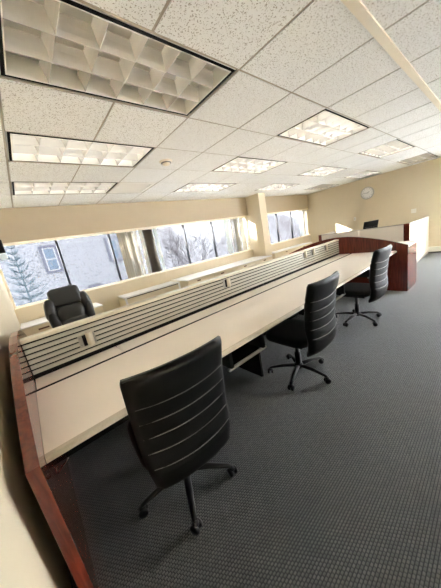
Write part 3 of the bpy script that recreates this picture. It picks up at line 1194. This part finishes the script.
PB(MB().box(PX + 0.037, 6.3, PY1 - 0.012, PY1 + 0.052, PH + 0.001, PH + 0.02, bev=0.004), 'top_rail', M_ALU)

# ------------------------------------------------------------------ outdoors
struct(MB().box(-70, 90, -70, 90, -3.5, -3.2).build('ground', M_SNOW))
hm = []
hf = []
NX, NY = 60, 10
hr = random.Random(9)
for j in range(NY + 1):
    for i in range(NX + 1):
        x = -70 + 160 * i / NX
        y = 42 + 26 * j / NY
        t = j / NY
        hm.append((x, y, -3.4 + (13.5 + 2.2 * math.sin(x * 0.11) + hr.uniform(-0.4, 0.4)) * t ** 0.7))
for j in range(NY):
    for i in range(NX):
        a = j * (NX + 1) + i
        hf.append((a, a + 1, a + NX + 2, a + NX + 1))
M_HILL = mat('backdrop_slope', srgb(104, 104, 107), 0.9, noise=0.35, nscale=1.6, bump=0.5, bscale=2)
struct(MB().add(hm, hf, True).build('backdrop_hill', M_HILL))  # added backdrop slope, covers the overbright sky behind the trees
bd = tag(empty('apartment_building', (-1.0, 10.0, -3.2)), 'pale stucco building with lavender framed windows outside the left window', 'building')
BO = Vector((-1.0, 10.0, -3.2))


def BB(mb, nm, mt, par=None):
    mb.v = [(a - BO.x, b - BO.y, c - BO.z) for a, b, c in mb.v]
    return mb.build(nm, mt, par or bd)


BB(MB().box(-8.0, 2.75, 10.0, 18.0, -3.2, 4.6), 'wall', M_STUCCO)
BB(MB().box(-8.2, 2.95, 9.8, 18.2, 4.6, 4.75), 'roof', M_SNOW)
BB(MB().box(0.55, 1.05, 9.93, 10.0, 0.42, 0.52), 'ledge', M_LAV)
for cx in (-5.6, -3.0, -0.39, 1.97):
    for cz in (1.84, -1.2):
        x0, x1, z0, z1 = cx - 0.285, cx + 0.285, cz - 0.52, cz + 0.52
        f = MB()
        f.box(x0, x1, 9.96, 10.0, z1 - 0.09, z1)
        f.box(x0, x1, 9.96, 10.0, z0, z0 + 0.09)
        f.box(x0, x0 + 0.09, 9.96, 10.0, z0 + 0.09, z1 - 0.09)
        f.box(x1 - 0.09, x1, 9.96, 10.0, z0 + 0.09, z1 - 0.09)
        fo = BB(f, 'window', M_LAV)
        s = MB()
        a0, a1, b0, b1 = x0 + 0.09, x1 - 0.09, z0 + 0.09, z1 - 0.09
        s.box(a0, a1, 9.97, 9.995, b1 - 0.03, b1)
        s.box(a0, a1, 9.97, 9.995, b0, b0 + 0.03)
        s.box(a0, a0 + 0.04, 9.97, 9.995, b0 + 0.03, b1 - 0.03)
        s.box(a1 - 0.04, a1, 9.97, 9.995, b0 + 0.03, b1 - 0.03)
        s.box(a0 + 0.04, a1 - 0.04, 9.97, 9.995, cz - 0.02, cz + 0.02)
        BB(s, 'sash', M_SASH, fo)
        BB(MB().box(a0 + 0.04, a1 - 0.04, 9.985, 9.998, b0 + 0.03, cz - 0.02), 'pane', M_DARKGLASS, fo)
        BB(MB().box(a0 + 0.04, a1 - 0.04, 9.985, 9.998, cz + 0.02, b1 - 0.03), 'pane', M_DARKGLASS, fo)


def spruce(x, y, ztop, zbase, label):
    t = tag(empty('spruce_tree', (x, y, zbase)), label, 'tree')
    H = ztop - zbase
    MB().tube([(0, 0, 0), (0, 0, H * 0.5), (0.0, 0, H)], [0.09, 0.04, 0.006], 7).build('trunk', M_NEEDLE, t)
    rnd = random.Random(3)
    mb = MB()
    z = H - 0.10
    while z > 0.5:
        dep = H - z
        R = 0.08 + 0.30 * dep ** 0.9
        nb = 8
        a0 = rnd.uniform(0, 6)
        for k in range(nb):
            a = a0 + k * 2 * PI / nb + rnd.uniform(-0.3, 0.3)
            r = R * rnd.uniform(0.7, 1.1)
            rise = max(0.35, 1.0 - 0.3 * dep) * rnd.uniform(0.8, 1.2)
            d = Vector((math.cos(a), math.sin(a), 0))
            p0 = Vector((0, 0, z))
            p1 = p0 + d * r * 0.55 + Vector((0, 0, r * rise * 0.35))
            p2 = p0 + d * r + Vector((0, 0, r * rise))
            mb.tube([p0, p1, p2], [0.007, 0.008, 0.003], 4)
            side = Vector((-d.y, d.x, 0))
            nt = 5 if dep < 2.5 else 3
            for i in range(nt):
                s = 0.3 + 0.65 * i / max(1, nt - 1)
                q = p0.lerp(p1, s / 0.55) if s < 0.55 else p1.lerp(p2, (s - 0.55) / 0.45)
                for sg in (-1, 1):
                    e = q + (side * sg * 0.7 + d * 0.7 + Vector((0, 0, rnd.uniform(0.1, 0.6)))) * r * 0.36 * (1.2 - s)
                    mb.tube([q, e], [0.006, 0.002], 3)
        z -= 0.15 + 0.03 * dep
    o = mb.build('branches', M_NEEDLE, t, recalc=False)
    o['kind'] = 'stuff'
    return t


spruce(-1.42, 7.0, 2.25, -3.2, 'frosted spruce tree outside the far left window pane')


def bare_tree(x, y, h, seed, label, lean=0.0):
    t = tag(empty('bare_tree', (x, y, -3.2)), label, 'tree', 'snowy bare trees outside the windows')
    rnd = random.Random(seed)
    tr, br_ = MB(), MB()

    def grow(p, d, L, r, lev):
        pts = [p]
        dd = d.copy()
        rads = [r]
        n = 4
        for i in range(n):
            dd = (dd + Vector((rnd.uniform(-1, 1), rnd.uniform(-1, 1), rnd.uniform(-0.5, 0.8))) * 0.20).normalized()
            pts.append(pts[-1] + dd * L / n)
            rads.append(r * (1 - 0.42 * (i + 1) / n))
        (tr if lev == 0 else br_).tube(pts, rads, 7 if lev < 2 else (4 if lev < 4 else 3), caps=False)
        if lev >= 6:
            return
        nb = 3
        for k in range(nb):
            a = rnd.uniform(0, 2 * PI)
            sp = rnd.uniform(0.45, 1.0)
            perp = Vector((math.cos(a), math.sin(a), rnd.uniform(-0.2, 0.35)))
            nd = (dd + perp * sp).normalized()
            grow(pts[-1 if k < 2 else 2 + (k % 2)], nd, L * rnd.uniform(0.62, 0.80), max(0.006, rads[-1] * rnd.uniform(0.65, 0.88)), lev + 1)
    grow(Vector((0, 0, 0)), Vector((lean, 0, 1)).normalized(), h * 0.30, 0.16, 0)
    tr.build('trunk', M_BARK, t, recalc=False)
    o = br_.build('branches', M_BARK, t, recalc=False)
    o['kind'] = 'stuff'
    return t


TR = [(5.6, 9.6, 7.2, 11, 'large snowy bare tree outside the middle window panes'),
      (9.6, 8.6, 6.8, 5, 'snowy bare tree behind the panes just left of the column'),
      (14.8, 10.0, 7.4, 23, 'snowy bare tree outside the window right of the column'),
      (21.5, 11.0, 7.4, 31, 'snowy bare tree seen through the far corner window'),
      (10.6, 16.2, 8.5, 44, 'further snowy bare tree between the first two trees outside'),
      (25.5, 18.0, 8.5, 52, 'furthest snowy bare tree outside the far right window'),
      (17.6, 19.5, 8.5, 61, 'further snowy bare tree in line with the column')]
for a in TR:
    bare_tree(*a)
